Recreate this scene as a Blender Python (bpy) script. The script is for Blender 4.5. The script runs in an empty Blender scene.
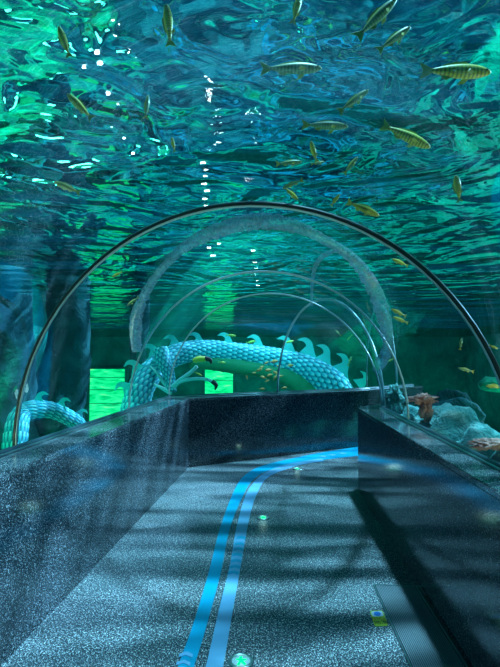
import bpy, bmesh, math, random
from mathutils import Vector, Matrix, Euler
from mathutils.bvhtree import BVHTree
from mathutils import noise as mnoise
random.seed(7)
sc = bpy.context.scene
C = sc.collection
PI = math.pi
F, CX, CY, EYE = 480.0, 250.0, 333.5, 1.45
PITCH = math.atan(23.5 / 480)

# ------------------------------------------------------------------ camera
cam_d = bpy.data.cameras.new('camera')
cam = bpy.data.objects.new('camera', cam_d); C.objects.link(cam)
cam.location = (0, 0, EYE)
cam.rotation_euler = (PI / 2 + PITCH, 0, 0)
cam_d.sensor_fit = 'VERTICAL'; cam_d.sensor_height = 36.0
cam_d.lens = 36.0 * F / 667.0
cam_d.clip_start = 0.02; cam_d.clip_end = 200
sc.camera = cam

# ------------------------------------------------------------------ world and lights
w = bpy.data.worlds.new('hall_light'); sc.world = w; w.use_nodes = True
wb = w.node_tree.nodes['Background']
wb.inputs[0].default_value = (0.001, 0.13, 0.29, 1); wb.inputs[1].default_value = 1.0
sc.view_settings.view_transform = 'Standard'
sc.view_settings.look = 'None'
sc.view_settings.exposure = 0.0
sc.view_settings.gamma = 1.0
sc.view_settings.use_curve_mapping = False
sc.cycles.max_bounces = 12
sc.cycles.transparent_max_bounces = 32
sc.cycles.glossy_bounces = 5
sc.cycles.diffuse_bounces = 2
sc.cycles.use_denoising = True
sc.cycles.caustics_reflective = False
sc.cycles.caustics_refractive = False
sc.cycles.sample_clamp_indirect = 4.0

def light(name, kind, loc, color, energy, rot=(0, 0, 0), **kw):
    d = bpy.data.lights.new(name, kind); d.color = color; d.energy = energy
    for k, v in kw.items(): setattr(d, k, v)
    o = bpy.data.objects.new(name, d); C.objects.link(o)
    o.location = loc; o.rotation_euler = rot
    return o

def aim(o, tgt):
    o.rotation_euler = (Vector(tgt) - o.location).to_track_quat('-Z', 'Y').to_euler()

sun = light('hall_floodlight', 'SUN', (3, 4.6, 9), (0.30, 0.76, 1.0), 36, angle=math.radians(3.2))
aim(sun, (1.6, 3.7, 0))
side = light('left_wall_fill', 'SUN', (9, 9, 6), (0.30, 0.70, 1.0), 36, angle=math.radians(2.0))  # added second sun, no such lamp seen; brightens the left parapet
aim(side, (-1.2, 4.2, 0.4))
def fill_spot(loc, color, energy, tgt, size=0.5, blend=0.6, ang=130):  # added underwater fill, not a visible lamp of the tank
    o = light('tank_fill', 'SPOT', loc, color, energy, spot_size=math.radians(ang), spot_blend=blend, shadow_soft_size=size)
    aim(o, tgt); return o
fill_spot((-5.5, 8.0, 2.45), (0.02, 1.0, 0.48), 1500, (-5.2, 11.0, -3))  # added green fills light the bed so the water mirrors green at the sides
fill_spot((-4.2, 2.5, 2.45), (0.02, 1.0, 0.48), 800, (-4.6, 4.5, -3))
fill_spot((6.5, 9.0, 2.45), (0.02, 1.0, 0.48), 1500, (6.2, 12.0, -3))
fill_spot((4.6, 2.2, 2.45), (0.02, 1.0, 0.48), 800, (5.2, 4.0, -3))
fill_spot((3.0, 16.0, 2.45), (0.02, 0.85, 0.80), 900, (2.0, 22.0, 0.0))  # added teal fill, brightens the back of the tank
fill_spot((0.0, 21.0, 2.45), (0.05, 0.90, 1.0), 1300, (0.0, 21.5, -3))  # added cyan fill, brightens what the far water reflects
fill_spot((0.5, 9.0, 2.45), (0.10, 0.85, 1.0), 190, (0.6, 11.0, 0.9))  # added cyan fills for the dragon, here and next
fill_spot((-2.2, 7.4, 2.45), (0.10, 0.85, 1.0), 60, (-2.2, 9.6, 0.6))
fill_spot((-2.6, 1.8, 0.3), (0.95, 1.0, 0.65), 85, (-0.6, 2.6, 2.5), 0.2)  # added low fills from below, brighten fish bellies and arches
fill_spot((2.4, 1.4, 0.3), (0.95, 1.0, 0.65), 115, (0.8, 2.4, 2.5), 0.2)
fill_spot((-2.4, 5.4, 0.3), (0.80, 1.0, 0.85), 40, (-0.6, 5.6, 2.5), 0.2)

# ------------------------------------------------------------------ helpers
def ray(px, py):
    x = (px - CX) / F; z = (CY - py) / F
    c, s = math.cos(PITCH), math.sin(PITCH)
    return Vector((x, c - z * s, s + z * c))
def atz(px, py, z):
    d = ray(px, py); t = (z - EYE) / d.z
    return Vector((d.x * t, d.y * t, z))
def atd(px, py, dist):
    d = ray(px, py)
    return Vector((0, 0, EYE)) + d * (dist / d.y)

def new_obj(name, bm, mats, parent=None, smooth=True, loc=None):
    me = bpy.data.meshes.new(name)
    bm.normal_update()
    bm.to_mesh(me); bm.free()
    if not isinstance(mats, (list, tuple)): mats = [mats]
    for m in mats: me.materials.append(m)
    if smooth:
        for p in me.polygons: p.use_smooth = True
    o = bpy.data.objects.new(name, me); C.objects.link(o)
    if parent: o.parent = parent
    if loc is not None: o.location = loc
    return o
def tag(o, label=None, cat=None, group=None, kind=None):
    if label: o['label'] = label
    if cat: o['category'] = cat
    if group: o['group'] = group
    if kind: o['kind'] = kind
    return o
def empty(name, loc=(0, 0, 0), rot=(0, 0, 0)):
    o = bpy.data.objects.new(name, None); C.objects.link(o)
    o.location = loc; o.rotation_euler = rot; o.empty_display_size = 0.1
    return o
def prism(bm, pts, z0, z1, mat=0):
    b = [bm.verts.new((p[0], p[1], z0)) for p in pts]
    t = [bm.verts.new((p[0], p[1], z1)) for p in pts]
    n = len(pts); fs = []
    fs.append(bm.faces.new(t)); fs.append(bm.faces.new(list(reversed(b))))
    for i in range(n):
        fs.append(bm.faces.new((b[i], b[(i + 1) % n], t[(i + 1) % n], t[i])))
    for f in fs: f.material_index = mat
    bmesh.ops.recalc_face_normals(bm, faces=fs)
    return fs
def box(bm, c, s, rotz=0, mat=0):
    R = Matrix.Rotation(rotz, 3, 'Z')
    vs = []
    for dz in (-1, 1):
        for dx, dy in ((-1, -1), (1, -1), (1, 1), (-1, 1)):
            vs.append(bm.verts.new(Vector(c) + R @ Vector((dx * s[0] / 2, dy * s[1] / 2, dz * s[2] / 2))))
    for q in ((3, 2, 1, 0), (4, 5, 6, 7), (0, 1, 5, 4), (1, 2, 6, 5), (2, 3, 7, 6), (3, 0, 4, 7)):
        f = bm.faces.new([vs[i] for i in q]); f.material_index = mat
def tube(bm, pts, rads, n=8, cap=True, squash=None, mat=0):
    """sweep circle along pts"""
    pts = [Vector(p) for p in pts]
    if not hasattr(rads, '__len__'): rads = [rads] * len(pts)
    rings = []; prev = None
    for i, p in enumerate(pts):
        t = (pts[min(i + 1, len(pts) - 1)] - pts[max(i - 1, 0)]).normalized()
        if prev is None:
            a = Vector((0, 0, 1)) if abs(t.z) < 0.9 else Vector((1, 0, 0))
            u = (a - t * a.dot(t)).normalized()
        else:
            u = (prev - t * prev.dot(t)).normalized()
        prev = u; v = t.cross(u)
        ring = []
        for k in range(n):
            a = 2 * PI * k / n
            su, sv = (1, 1) if squash is None else squash
            ring.append(bm.verts.new(p + (u * math.cos(a) * su + v * math.sin(a) * sv) * rads[i]))
        rings.append(ring)
    for i in range(len(rings) - 1):
        for k in range(n):
            f = bm.faces.new((rings[i][k], rings[i][(k + 1) % n], rings[i + 1][(k + 1) % n], rings[i + 1][k])); f.material_index = mat
    if cap:
        bm.faces.new(list(reversed(rings[0]))).material_index = mat
        bm.faces.new(rings[-1]).material_index = mat
    return rings
def spline(pts, n):
    """Catmull-Rom through pts (tuples of any length)"""
    pts = [tuple(p) for p in pts]
    P = [pts[0]] + pts + [pts[-1]]
    out = []
    segs = len(pts) - 1
    for i in range(segs):
        p0, p1, p2, p3 = P[i], P[i + 1], P[i + 2], P[i + 3]
        for k in range(n):
            t = k / n
            out.append(tuple(0.5 * ((2 * b) + (c - a) * t + (2 * a - 5 * b + 4 * c - d) * t * t + (-a + 3 * b - 3 * c + d) * t ** 3)
                             for a, b, c, d in zip(p0, p1, p2, p3)))
    out.append(pts[-1])
    return out

# ------------------------------------------------------------------ materials
def mat(name, color=(0.5, 0.5, 0.5), rough=0.5, metal=0.0, spec=0.5):
    m = bpy.data.materials.new(name); m.use_nodes = True
    b = m.node_tree.nodes['Principled BSDF']
    b.inputs['Base Color'].default_value = (*color, 1)
    b.inputs['Roughness'].default_value = rough
    b.inputs['Metallic'].default_value = metal
    b.inputs['Specular IOR Level'].default_value = spec
    return m, m.node_tree, b
def ramp(nt, fac, stops, interp='LINEAR'):
    r = nt.nodes.new('ShaderNodeValToRGB'); r.color_ramp.interpolation = interp
    el = r.color_ramp.elements
    while len(el) < len(stops): el.new(0.5)
    for e, (p, c) in zip(el, stops):
        e.position = p; e.color = (*c, 1) if len(c) == 3 else c
    nt.links.new(fac, r.inputs[0]); return r
def coords(nt, scale=(1, 1, 1), kind='Object', rot=(0, 0, 0)):
    tc = nt.nodes.new('ShaderNodeTexCoord'); mp = nt.nodes.new('ShaderNodeMapping')
    mp.inputs['Scale'].default_value = scale; mp.inputs['Rotation'].default_value = rot
    nt.links.new(tc.outputs[kind], mp.inputs[0]); return mp.outputs[0]
def noise_tex(nt, vec, scale, detail=3, rough=0.5, dist=0.0):
    n = nt.nodes.new('ShaderNodeTexNoise')
    n.inputs['Scale'].default_value = scale; n.inputs['Detail'].default_value = detail
    n.inputs['Roughness'].default_value = rough; n.inputs['Distortion'].default_value = dist
    nt.links.new(vec, n.inputs['Vector']); return n
def bump(nt, h, bsdf, strength=0.3, dist=0.02):
    b = nt.nodes.new('ShaderNodeBump'); b.inputs['Strength'].default_value = strength; b.inputs['Distance'].default_value = dist
    nt.links.new(h, b.inputs['Height'])
    if bsdf is not None: nt.links.new(b.outputs[0], bsdf.inputs['Normal'])
    return b
def speckled(name, dark, mid, light_, rough, spec=0.5, lo=0.60, hi=0.72, scale=330):
    m, nt, b = mat(name, rough=rough, spec=spec)
    v = coords(nt)
    n1 = noise_tex(nt, v, scale, 2, 0.6)
    n2 = noise_tex(nt, v, scale * 0.35, 3, 0.6)
    n3 = noise_tex(nt, v, 1.3, 3, 0.6)
    r1 = ramp(nt, n1.outputs[0], [(lo, dark), ((lo + hi) / 2, mid), (hi, light_)])
    r2 = ramp(nt, n2.outputs[0], [(0.42, (0.45, 0.5, 0.55)), (0.6, (1.35, 1.3, 1.25))])
    r3 = ramp(nt, n3.outputs[0], [(0.35, (0.8, 0.85, 0.85)), (0.65, (1.15, 1.1, 1.1))])
    mx = nt.nodes.new('ShaderNodeMix'); mx.data_type = 'RGBA'; mx.blend_type = 'MULTIPLY'; mx.inputs[0].default_value = 1
    nt.links.new(r1.outputs[0], mx.inputs[6]); nt.links.new(r2.outputs[0], mx.inputs[7])
    mx2 = nt.nodes.new('ShaderNodeMix'); mx2.data_type = 'RGBA'; mx2.blend_type = 'MULTIPLY'; mx2.inputs[0].default_value = 1
    nt.links.new(mx.outputs[2], mx2.inputs[6]); nt.links.new(r3.outputs[0], mx2.inputs[7])
    nt.links.new(mx2.outputs[2], b.inputs['Base Color'])
    bump(nt, n1.outputs[0], b, 0.08, 0.002)
    return m
M_FLOOR = speckled('speckled_floor', (0.022, 0.036, 0.045), (0.12, 0.15, 0.17), (1.0, 1.0, 1.0), 0.42, 0.35, 0.47, 0.62, 130)
M_WALL = speckled('polished_granite', (0.010, 0.020, 0.027), (0.04, 0.055, 0.065), (0.6, 0.65, 0.7), 0.09, 0.8, 0.46, 0.66, 170)
M_LEDGE = speckled('granite_cap_lit_tone', (0.03, 0.055, 0.06), (0.13, 0.16, 0.17), (0.7, 0.75, 0.8), 0.05, 1.0, 0.44, 0.66, 170)  # base colour lightened to stand in for caustic light on the ledges

def rocky(name, c0, c1, c2, scale=2.0, bmp=0.6, rough=0.9):
    m, nt, b = mat(name, rough=rough, spec=0.2)
    v = coords(nt)
    n = noise_tex(nt, v, scale, 6, 0.65, 0.5)
    r = ramp(nt, n.outputs[0], [(0.3, c0), (0.5, c1), (0.7, c2)])
    nt.links.new(r.outputs[0], b.inputs['Base Color'])
    bump(nt, n.outputs[0], b, bmp, 0.15)
    return m
M_BED = rocky('pale_gravel_bed', (0.004, 0.09, 0.065), (0.015, 0.42, 0.27), (0.07, 0.85, 0.54), 1.1, 0.5)
M_TANKWALL = rocky('dark_tank_wall', (0.003, 0.10, 0.09), (0.006, 0.19, 0.165), (0.012, 0.32, 0.26), 0.8, 0.4)
M_ROCK = rocky('blue_grey_rock', (0.004, 0.045, 0.05), (0.012, 0.10, 0.11), (0.03, 0.18, 0.19), 1.6, 0.8)
M_PALEROCK = rocky('pale_boulder', (0.03, 0.22, 0.22), (0.12, 0.42, 0.40), (0.45, 0.72, 0.66), 6, 0.9)
M_CORAL = rocky('pink_coral', (0.50, 0.24, 0.22), (0.85, 0.42, 0.36), (1.0, 0.62, 0.5), 14, 0.9)

M_RIB, nt, b = mat("dark_joint", (0.006, 0.016, 0.022), 0.4)
M_RIBLIGHT, nt, b = mat('pale_joint', (0.35, 0.6, 0.65), 0.25)
M_STEEL, nt, b = mat('steel', (0.30, 0.40, 0.42), 0.3, 0.9)
M_GASKET, nt, b = mat('gasket', (0.03, 0.06, 0.08), 0.3, 0.0, 0.7)
M_BLACK, nt, b = mat('pit_shade_black', (0.004, 0.006, 0.008), 0.6)  # shade inside the drain as a flat black colour
M_BLUE, nt, b = mat('blue_tape', (0.0, 0.38, 0.60), 0.35)
M_PALE, nt, b = mat('pale_blue_tape', (0.20, 0.48, 0.72), 0.35)
M_YEL, nt, b = mat('sticker_yellow', (0.65, 0.75, 0.06), 0.4)
M_WHITE, nt, b = mat('sticker_white', (0.8, 0.85, 0.9), 0.4)
M_SBLUE, nt, b = mat('sticker_blue', (0.02, 0.25, 0.85), 0.4)
M_RED, nt, b = mat('sticker_red', (0.7, 0.12, 0.03), 0.4)
M_INK, nt, b = mat('sticker_ink', (0.10, 0.09, 0.02), 0.4)

def emit(name, color, strength):
    m = bpy.data.materials.new(name); m.use_nodes = True; nt = m.node_tree
    nt.nodes.remove(nt.nodes['Principled BSDF'])
    e = nt.nodes.new('ShaderNodeEmission'); e.inputs[0].default_value = (*color, 1); e.inputs[1].default_value = strength
    nt.links.new(e.outputs[0], nt.nodes['Material Output'].inputs[0]); return m, nt, e
M_GLOW, _, _ = emit('green_lamp_lens', (0.0, 1.0, 0.22), 2.2)
M_LAMP, _, _ = emit('white_lamp', (0.85, 0.93, 1.0), 60)

def acrylic(name, tint=(0.93, 0.985, 0.99), refl=0.022, rough=0.0):
    m = bpy.data.materials.new(name); m.use_nodes = True; nt = m.node_tree
    nt.nodes.remove(nt.nodes['Principled BSDF'])
    tr = nt.nodes.new('ShaderNodeBsdfTransparent'); tr.inputs[0].default_value = (*tint, 1)
    gl = nt.nodes.new('ShaderNodeBsdfGlossy'); gl.inputs['Roughness'].default_value = rough
    gl.inputs[0].default_value = (0.8, 0.95, 1, 1)
    lw = nt.nodes.new('ShaderNodeLayerWeight'); lw.inputs[0].default_value = 0.25
    mu = nt.nodes.new('ShaderNodeMath'); mu.operation = 'MULTIPLY'; mu.inputs[1].default_value = refl / 0.25
    nt.links.new(lw.outputs['Fresnel'], mu.inputs[0])
    mn = nt.nodes.new('ShaderNodeMath'); mn.operation = 'MINIMUM'; mn.inputs[1].default_value = 0.10
    nt.links.new(mu.outputs[0], mn.inputs[0])
    mx = nt.nodes.new('ShaderNodeMixShader')
    nt.links.new(mn.outputs[0], mx.inputs[0]); nt.links.new(tr.outputs[0], mx.inputs[1]); nt.links.new(gl.outputs[0], mx.inputs[2])
    nt.links.new(mx.outputs[0], nt.nodes['Material Output'].inputs[0])
    return m
M_ACR = acrylic('clear_acrylic')

# ------------------------------------------------------------------ plan of the tunnel
Z_L = 0.90
LI = [(-1.53, -2.2), (-1.17, 2.33), (-0.81, 6.38)]           # left parapet, inner line
LO = [(-1.86, -2.2), (-1.44, 2.45), (-1.12, 6.62)]
FI = [(-0.81, 6.38), (0.60, 7.20), (1.95, 7.95), (3.3, 9.2)]
FO = [(-1.12, 6.62), (0.50, 7.42), (1.82, 8.17), (3.15, 9.4)]
RI = [(0.82, -2.2), (1.03, 2.3), (1.18, 5.30)]
RO = [(1.00, -2.2), (1.25, 2.5), (1.42, 5.10)]
BI = [(1.18, 5.30), (2.9, 7.35)]
BO = [(1.42, 5.10), (3.1, 7.2)]
Z_WATER = 2.62
Z_BED = -2.5

# floor of the walkway
bm = bmesh.new()
prism(bm, [(-1.9, -2.2), (1.2, -2.2), (1.3, 5.2), (3.0, 7.28), (3.22, 9.3), (1.88, 8.06), (-1.0, 6.5)], -0.12, 0.0)
floor = tag(new_obj('floor', bm, M_FLOOR, smooth=False), kind='structure', label='dark speckled walkway floor bending right between the parapets')

def parapet(name, inner, outer, label):
    bm = bmesh.new()
    prism(bm, list(inner) + list(reversed(outer)), 0.0, Z_L - 0.035)
    o = tag(new_obj(name, bm, M_WALL, smooth=False), kind='structure', label=label)
    bm = bmesh.new()
    prism(bm, list(inner) + list(reversed(outer)), Z_L - 0.035, Z_L)
    bmesh.ops.bevel(bm, geom=[e for e in bm.edges], offset=0.004, segments=2, affect='EDGES')
    new_obj('ledge_cap', bm, M_LEDGE, o, smooth=False)
    # gasket channel holding the acrylic
    for off, r, mt in ((0.0, 0.016, M_GASKET), (0.028, 0.008, M_STEEL)):
        bm = bmesh.new()
        pts = []
        for a, b_ in zip(inner, outer):
            d = (Vector(a) - Vector(b_)).normalized() * (off + 0.02)
            pts.append((b_[0] + d.x, b_[1] + d.y, Z_L + r * 0.8))
        tube(bm, pts, r, 8)
        new_obj('gasket_channel' if mt is M_GASKET else 'steel_trim', bm, mt, o)
    return o
parapet('wall_left', LI, LO, 'tall dark granite parapet on the left with pale light streaks')
parapet('wall_far', FI, FO, 'dark granite parapet across the end where the path bends')
parapet('wall_right', RI, RO, 'polished dark granite parapet at right mirroring the floor stripes')
parapet('wall_corner', BI, BO, 'dark granite parapet beyond the corner, going off to the right')

bm = bmesh.new()
prism(bm, [(-1.86, -2.2), (1.0, -2.2), (1.25, 2.5), (1.42, 5.1), (3.1, 7.2), (3.15, 9.4), (1.82, 8.17), (-1.12, 6.62), (-1.44, 2.45)], Z_BED - 0.3, -0.12)
tag(new_obj('floor_footing', bm, M_TANKWALL, smooth=False), kind='structure', label='footing that carries the walkway through the tank')
# ------------------------------------------------------------------ acrylic tunnel: ribs and panels
def rib_curve(Lf, Rf, apex, n=48, p=2.0, z0=Z_L + 0.01, pz=None):
    Lf = Vector((Lf[0], Lf[1])); Rf = Vector((Rf[0], Rf[1]))
    mid = (Lf + Rf) / 2; half = (Rf - Lf) / 2
    out = []
    for i in range(n + 1):
        a = PI - PI * i / n
        ca, sa = math.cos(a), math.sin(a)
        x = math.copysign(abs(ca) ** (2 / p), ca); z = abs(sa) ** (2 / p)
        q = mid + half * x
        out.append(Vector((q.x, q.y, z0 + (apex - z0) * z)))
    return out
fl = lambda px, py: atz(px, py, Z_L + 0.02)
ribs = [
    ('S', (-1.84, -2.2), (1.02, -2.2), 2.30),
    ('A', (-1.43, 2.95), (1.25, 2.25), 2.285),
    ('C', (-1.24, 4.95), (1.36, 4.15), 2.265),
    ('D', (-1.10, 6.55), (1.405, 5.14), 2.225),
    ('E', (0.42, 7.36), (1.43, 5.16), 2.20),
    ('F', (2.02, 8.34), (1.64, 5.36), 2.20),
    ('G', (3.12, 9.38), (3.08, 7.22), 2.20),
]
curves = [rib_curve(l, r, z) for _, l, r, z in ribs]
shell_v, shell_f = [], []
for k in range(len(curves) - 1):
    A, B = curves[k], curves[k + 1]
    base = len(shell_v); steps = 6; n = len(A)
    for s in range(steps + 1):
        t = s / steps
        shell_v += [a.lerp(b, t) for a, b in zip(A, B)]
    fs = []
    for s in range(steps):
        for i in range(n - 1):
            p = base + s * n + i
            fs.append((p, p + 1, p + 1 + n, p + n))
    shell_f += fs
    # solid panel, 40 mm thick
    bm = bmesh.new()
    vin = [bm.verts.new(v) for v in shell_v[base:]]
    mids = []
    for s in range(steps + 1):
        t = s / steps
        m0 = (A[0] + A[-1]) / 2; m1 = (B[0] + B[-1]) / 2
        mids.append(m0.lerp(m1, t))
    vout = []
    for s in range(steps + 1):
        for i in range(n):
            v = shell_v[base + s * n + i]
            d = (v - mids[s]); d.normalize()
            vout.append(bm.verts.new(v + d * 0.04))
    for (a, b_, c, d) in [tuple(x - base for x in f) for f in fs]:
        bm.faces.new((vin[a], vin[b_], vin[c], vin[d]))
        bm.faces.new((vout[d], vout[c], vout[b_], vout[a]))
    labels = ['clear curved acrylic panel overhead nearest the viewer', 'clear curved acrylic panel between the dark arch and the first pale arch',
              'clear curved acrylic panel just before the bend', 'wedge shaped clear acrylic panel at the bend',
              'clear acrylic panel just past the bend', 'clear acrylic panel farthest along the right hand passage']
    po = tag(new_obj('window_%d' % (k + 1), bm, M_ACR), kind='structure', label=labels[k])
bvh = BVHTree.FromPolygons(shell_v, shell_f)
def shell_hit(px, py):
    d = ray(px, py).normalized()
    loc, nrm, idx, dist = bvh.ray_cast(Vector((0, 0, EYE)), d)
    return loc, nrm, dist, d

def rib(curve, r, material, label, w2=0.012, pale_edge=False):
    bm = bmesh.new()
    tube(bm, curve, r, 8)
    o = new_obj('arch_joint', bm, material)
    tag(o, label, 'arch', )
    if pale_edge:
        mid = (curve[0] + curve[-1]) / 2
        ax = (curve[-1] - curve[0]).cross(Vector((0, 0, 1))).normalized()
        if ax.y > 0: ax = -ax
        bm = bmesh.new()
        tube(bm, [p + (mid - p).normalized() * (r * 0.7) + ax * r * 0.3 for p in curve], r * 0.45, 6)
        e = new_obj('pale_edge', bm, M_RIBLIGHT, o)
        e['label'] = 'pale polished edge of the joint'
    return o
rib(curves[1], 0.016, M_RIB, 'thick dark arch joint nearest the viewer, springing from the left ledge', pale_edge=True)
rib(curves[2], 0.010, M_RIBLIGHT, 'thin arch joint second from the viewer, landing halfway along the right ledge')
rib(curves[3], 0.009, M_RIBLIGHT, 'thin arch joint from the bend in the left ledge to the right ledge end')
rib(curves[4], 0.016, M_RIBLIGHT, 'pale arch joint rising from the middle of the far parapet in front of the dragon')
rib(curves[5], 0.012, M_RIBLIGHT, 'short pale arch joint standing at the right end of the far parapet')

# ------------------------------------------------------------------ tank
TX0, TX1, TY0, TY1 = -11.5, 12.5, -7.0, 28.0
bm = bmesh.new()
def bed_z(x, y):
    z = Z_BED + 0.25 * mnoise.noise(Vector((x * 0.8, y * 0.8, 0.5)))
    k = max(0.0, 1 - ((x - 3.6) / 2.3) ** 2) * max(0.0, 1 - ((y - 5.0) / 3.6) ** 2)
    return z + 2.75 * min(1.0, k * 2.0)
nx, ny = 60, 90
grid = [[bm.verts.new((TX0 + (TX1 - TX0) * i / nx, TY0 + (TY1 - TY0) * j / ny,
        bed_z(TX0 + (TX1 - TX0) * i / nx, TY0 + (TY1 - TY0) * j / ny))) for i in range(nx + 1)] for j in range(ny + 1)]
for j in range(ny):
    for i in range(nx):
        bm.faces.new((grid[j][i], grid[j][i + 1], grid[j + 1][i + 1], grid[j + 1][i]))
tag(new_obj('floor_tank_bed', bm, M_BED), kind='structure', label='pale green lit gravel bed of the tank outside the tunnel')
bm = bmesh.new()
prism(bm, [(-3.0, 7.6), (1.6, 9.6), (4.6, 10.2), (5.0, 17), (-3.8, 17)], Z_BED - 0.4, -1.75)  # added unseen slab, keeps the middle of the water reflection dark
tag(new_obj('floor_dark_reflector', bm, M_ROCK, smooth=False), kind='structure', label='added dark slab, itself unseen, darkening the reflection in the water overhead')
def tankwall(name, x0, y0, x1, y1, label):
    bm = bmesh.new()
    box(bm, ((x0 + x1) / 2, (y0 + y1) / 2, 0.1), (abs(x1 - x0), abs(y1 - y0), 6.0))
    return tag(new_obj(name, bm, M_TANKWALL, smooth=False), kind='structure', label=label)
tankwall('wall_tank_left', TX0 - 0.3, TY0, TX0, TY1, 'dark teal left wall of the tank')
tankwall('wall_tank_right', TX1, TY0, TX1 + 0.3, TY1, 'dark teal right wall of the tank')
tankwall('wall_tank_back', TX0 - 0.3, TY1, TX1 + 0.3, TY1 + 0.3, 'dark teal back wall of the tank behind the dragon')
tankwall('wall_tank_front', TX0 - 0.3, TY0 - 0.3, TX1 + 0.3, TY0, 'tank wall behind the viewer')

# green lit viewing windows in the back wall
def green_mat(name, col, strength, sc_):
    m, nt, e = emit(name, col, strength)
    v = coords(nt, (0.5, 1, 2.2))
    n = noise_tex(nt, v, sc_, 4, 0.6, 0.6)
    r = ramp(nt, n.outputs[0], [(0.30, (0.0, 0.35, 0.10)), (0.45, (0.0, 0.75, 0.22)), (0.60, (0.02, 0.95, 0.35)), (0.75, (0.35, 1.0, 0.25))])
    nt.links.new(r.outputs[0], e.inputs[0]); return m
M_GREEN = green_mat('green_lit_glass', (0, 1, .3), 1.3, 2.0)
def lit_window(n, px0, px1, py0, zbot, label):
    a = atd(px0, py0, TY1 - 0.1); b_ = atd(px1, py0, TY1 - 0.1)
    fr = bmesh.new(); t = 0.09
    x0, x1, zt = a.x, b_.x, a.z
    box(fr, ((x0 + x1) / 2, TY1 - 0.08, zt + t / 2), (x1 - x0 + 2 * t, 0.16, t))
    box(fr, (x0 - t / 2, TY1 - 0.08, (zt + zbot) / 2), (t, 0.16, zt - zbot))
    box(fr, (x1 + t / 2, TY1 - 0.08, (zt + zbot) / 2), (t, 0.16, zt - zbot))
    root = tag(new_obj('window_%d' % n, fr, M_TANKWALL, smooth=False), kind='structure', label=label)
    pb = bmesh.new(); box(pb, ((x0 + x1) / 2, TY1 - 0.04, (zt + zbot) / 2), (x1 - x0, 0.06, zt - zbot))
    new_obj('lit_pane', pb, M_GREEN, root, smooth=False)
    bb = bmesh.new()
    for z in (zt - 0.5, zt - 1.2, zt - 2.0):
        box(bb, ((x0 + x1) / 2, TY1 - 0.10, z), (x1 - x0, 0.04, 0.035))
    new_obj('glazing_bar', bb, M_GREENBAR, root, smooth=False)
M_GREENBAR, _, _ = mat('green_bar', (0.02, 0.35, 0.10), 0.5)
lit_window(7, 90, 125, 369, -2.3, 'bright green lit window in the tank wall at left, seen above the ledge')
lit_window(8, 205, 233, 360, -2.3, 'bright green lit window behind the dragon claws')

# water surface
def water_mat():
    m = bpy.data.materials.new('rippled_water'); m.use_nodes = True; nt = m.node_tree
    nt.nodes.remove(nt.nodes['Principled BSDF'])
    L = nt.links
    v = coords(nt)
    n1 = noise_tex(nt, v, 1.15, 1.5, 0.45, 1.4)
    n2 = noise_tex(nt, v, 4.2, 1.5, 0.5, 1.0)
    ad = nt.nodes.new('ShaderNodeMath'); ad.operation = 'MULTIPLY_ADD'; ad.inputs[1].default_value = 0.16
    L.new(n2.outputs[0], ad.inputs[0]); L.new(n1.outputs[0], ad.inputs[2])
    bp = nt.nodes.new('ShaderNodeBump'); bp.inputs['Strength'].default_value = 1.0; bp.inputs['Distance'].default_value = 0.17
    # calmer water towards the far end of the tank
    tc = nt.nodes.new('ShaderNodeTexCoord'); sp = nt.nodes.new('ShaderNodeSeparateXYZ'); L.new(tc.outputs['Object'], sp.inputs[0])
    mr = nt.nodes.new('ShaderNodeMapRange'); mr.inputs[1].default_value = 2.5; mr.inputs[2].default_value = 11.0
    mr.inputs[3].default_value = 1.0; mr.inputs[4].default_value = 0.24; L.new(sp.outputs[1], mr.inputs[0])
    hm = nt.nodes.new('ShaderNodeMath'); hm.operation = 'MULTIPLY'; L.new(ad.outputs[0], hm.inputs[0]); L.new(mr.outputs[0], hm.inputs[1])
    L.new(hm.outputs[0], bp.inputs['Height'])
    gl = nt.nodes.new('ShaderNodeBsdfGlossy'); gl.inputs['Roughness'].default_value = 0.03
    gl.inputs[0].default_value = (0.10, 1.0, 0.86, 1); L.new(bp.outputs[0], gl.inputs['Normal'])
    rf = nt.nodes.new('ShaderNodeBsdfRefraction'); rf.inputs['IOR'].default_value = 1.10; rf.inputs['Roughness'].default_value = 0.0
    bp2 = nt.nodes.new('ShaderNodeBump'); bp2.inputs['Distance'].default_value = 0.06; L.new(ad.outputs[0], bp2.inputs['Height'])
    L.new(bp2.outputs[0], rf.inputs['Normal'])
    # caustic streaks painted into the transmission colour: long crests across the tunnel
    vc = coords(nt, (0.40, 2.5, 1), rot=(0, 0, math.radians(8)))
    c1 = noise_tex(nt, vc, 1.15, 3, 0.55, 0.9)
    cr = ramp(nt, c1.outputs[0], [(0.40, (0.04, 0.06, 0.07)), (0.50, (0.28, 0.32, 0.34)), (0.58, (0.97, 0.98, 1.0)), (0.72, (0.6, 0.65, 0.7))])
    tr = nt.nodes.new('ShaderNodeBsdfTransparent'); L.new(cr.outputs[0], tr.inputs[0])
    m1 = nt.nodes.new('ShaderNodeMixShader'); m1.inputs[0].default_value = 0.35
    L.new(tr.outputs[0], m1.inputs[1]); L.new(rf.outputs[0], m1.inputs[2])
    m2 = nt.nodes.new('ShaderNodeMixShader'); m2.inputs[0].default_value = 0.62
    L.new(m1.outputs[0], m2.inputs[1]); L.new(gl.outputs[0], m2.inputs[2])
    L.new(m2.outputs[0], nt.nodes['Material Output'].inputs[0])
    return m
bm = bmesh.new()
vs = [bm.verts.new(p) for p in ((TX0, TY0, Z_WATER), (TX1, TY0, Z_WATER), (TX1, TY1, Z_WATER), (TX0, TY1, Z_WATER))]
bm.faces.new(vs)
tag(new_obj('water_surface', bm, water_mat(), smooth=False), 'rippled blue green water surface above the acrylic tunnel', 'water', kind='stuff')

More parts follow.
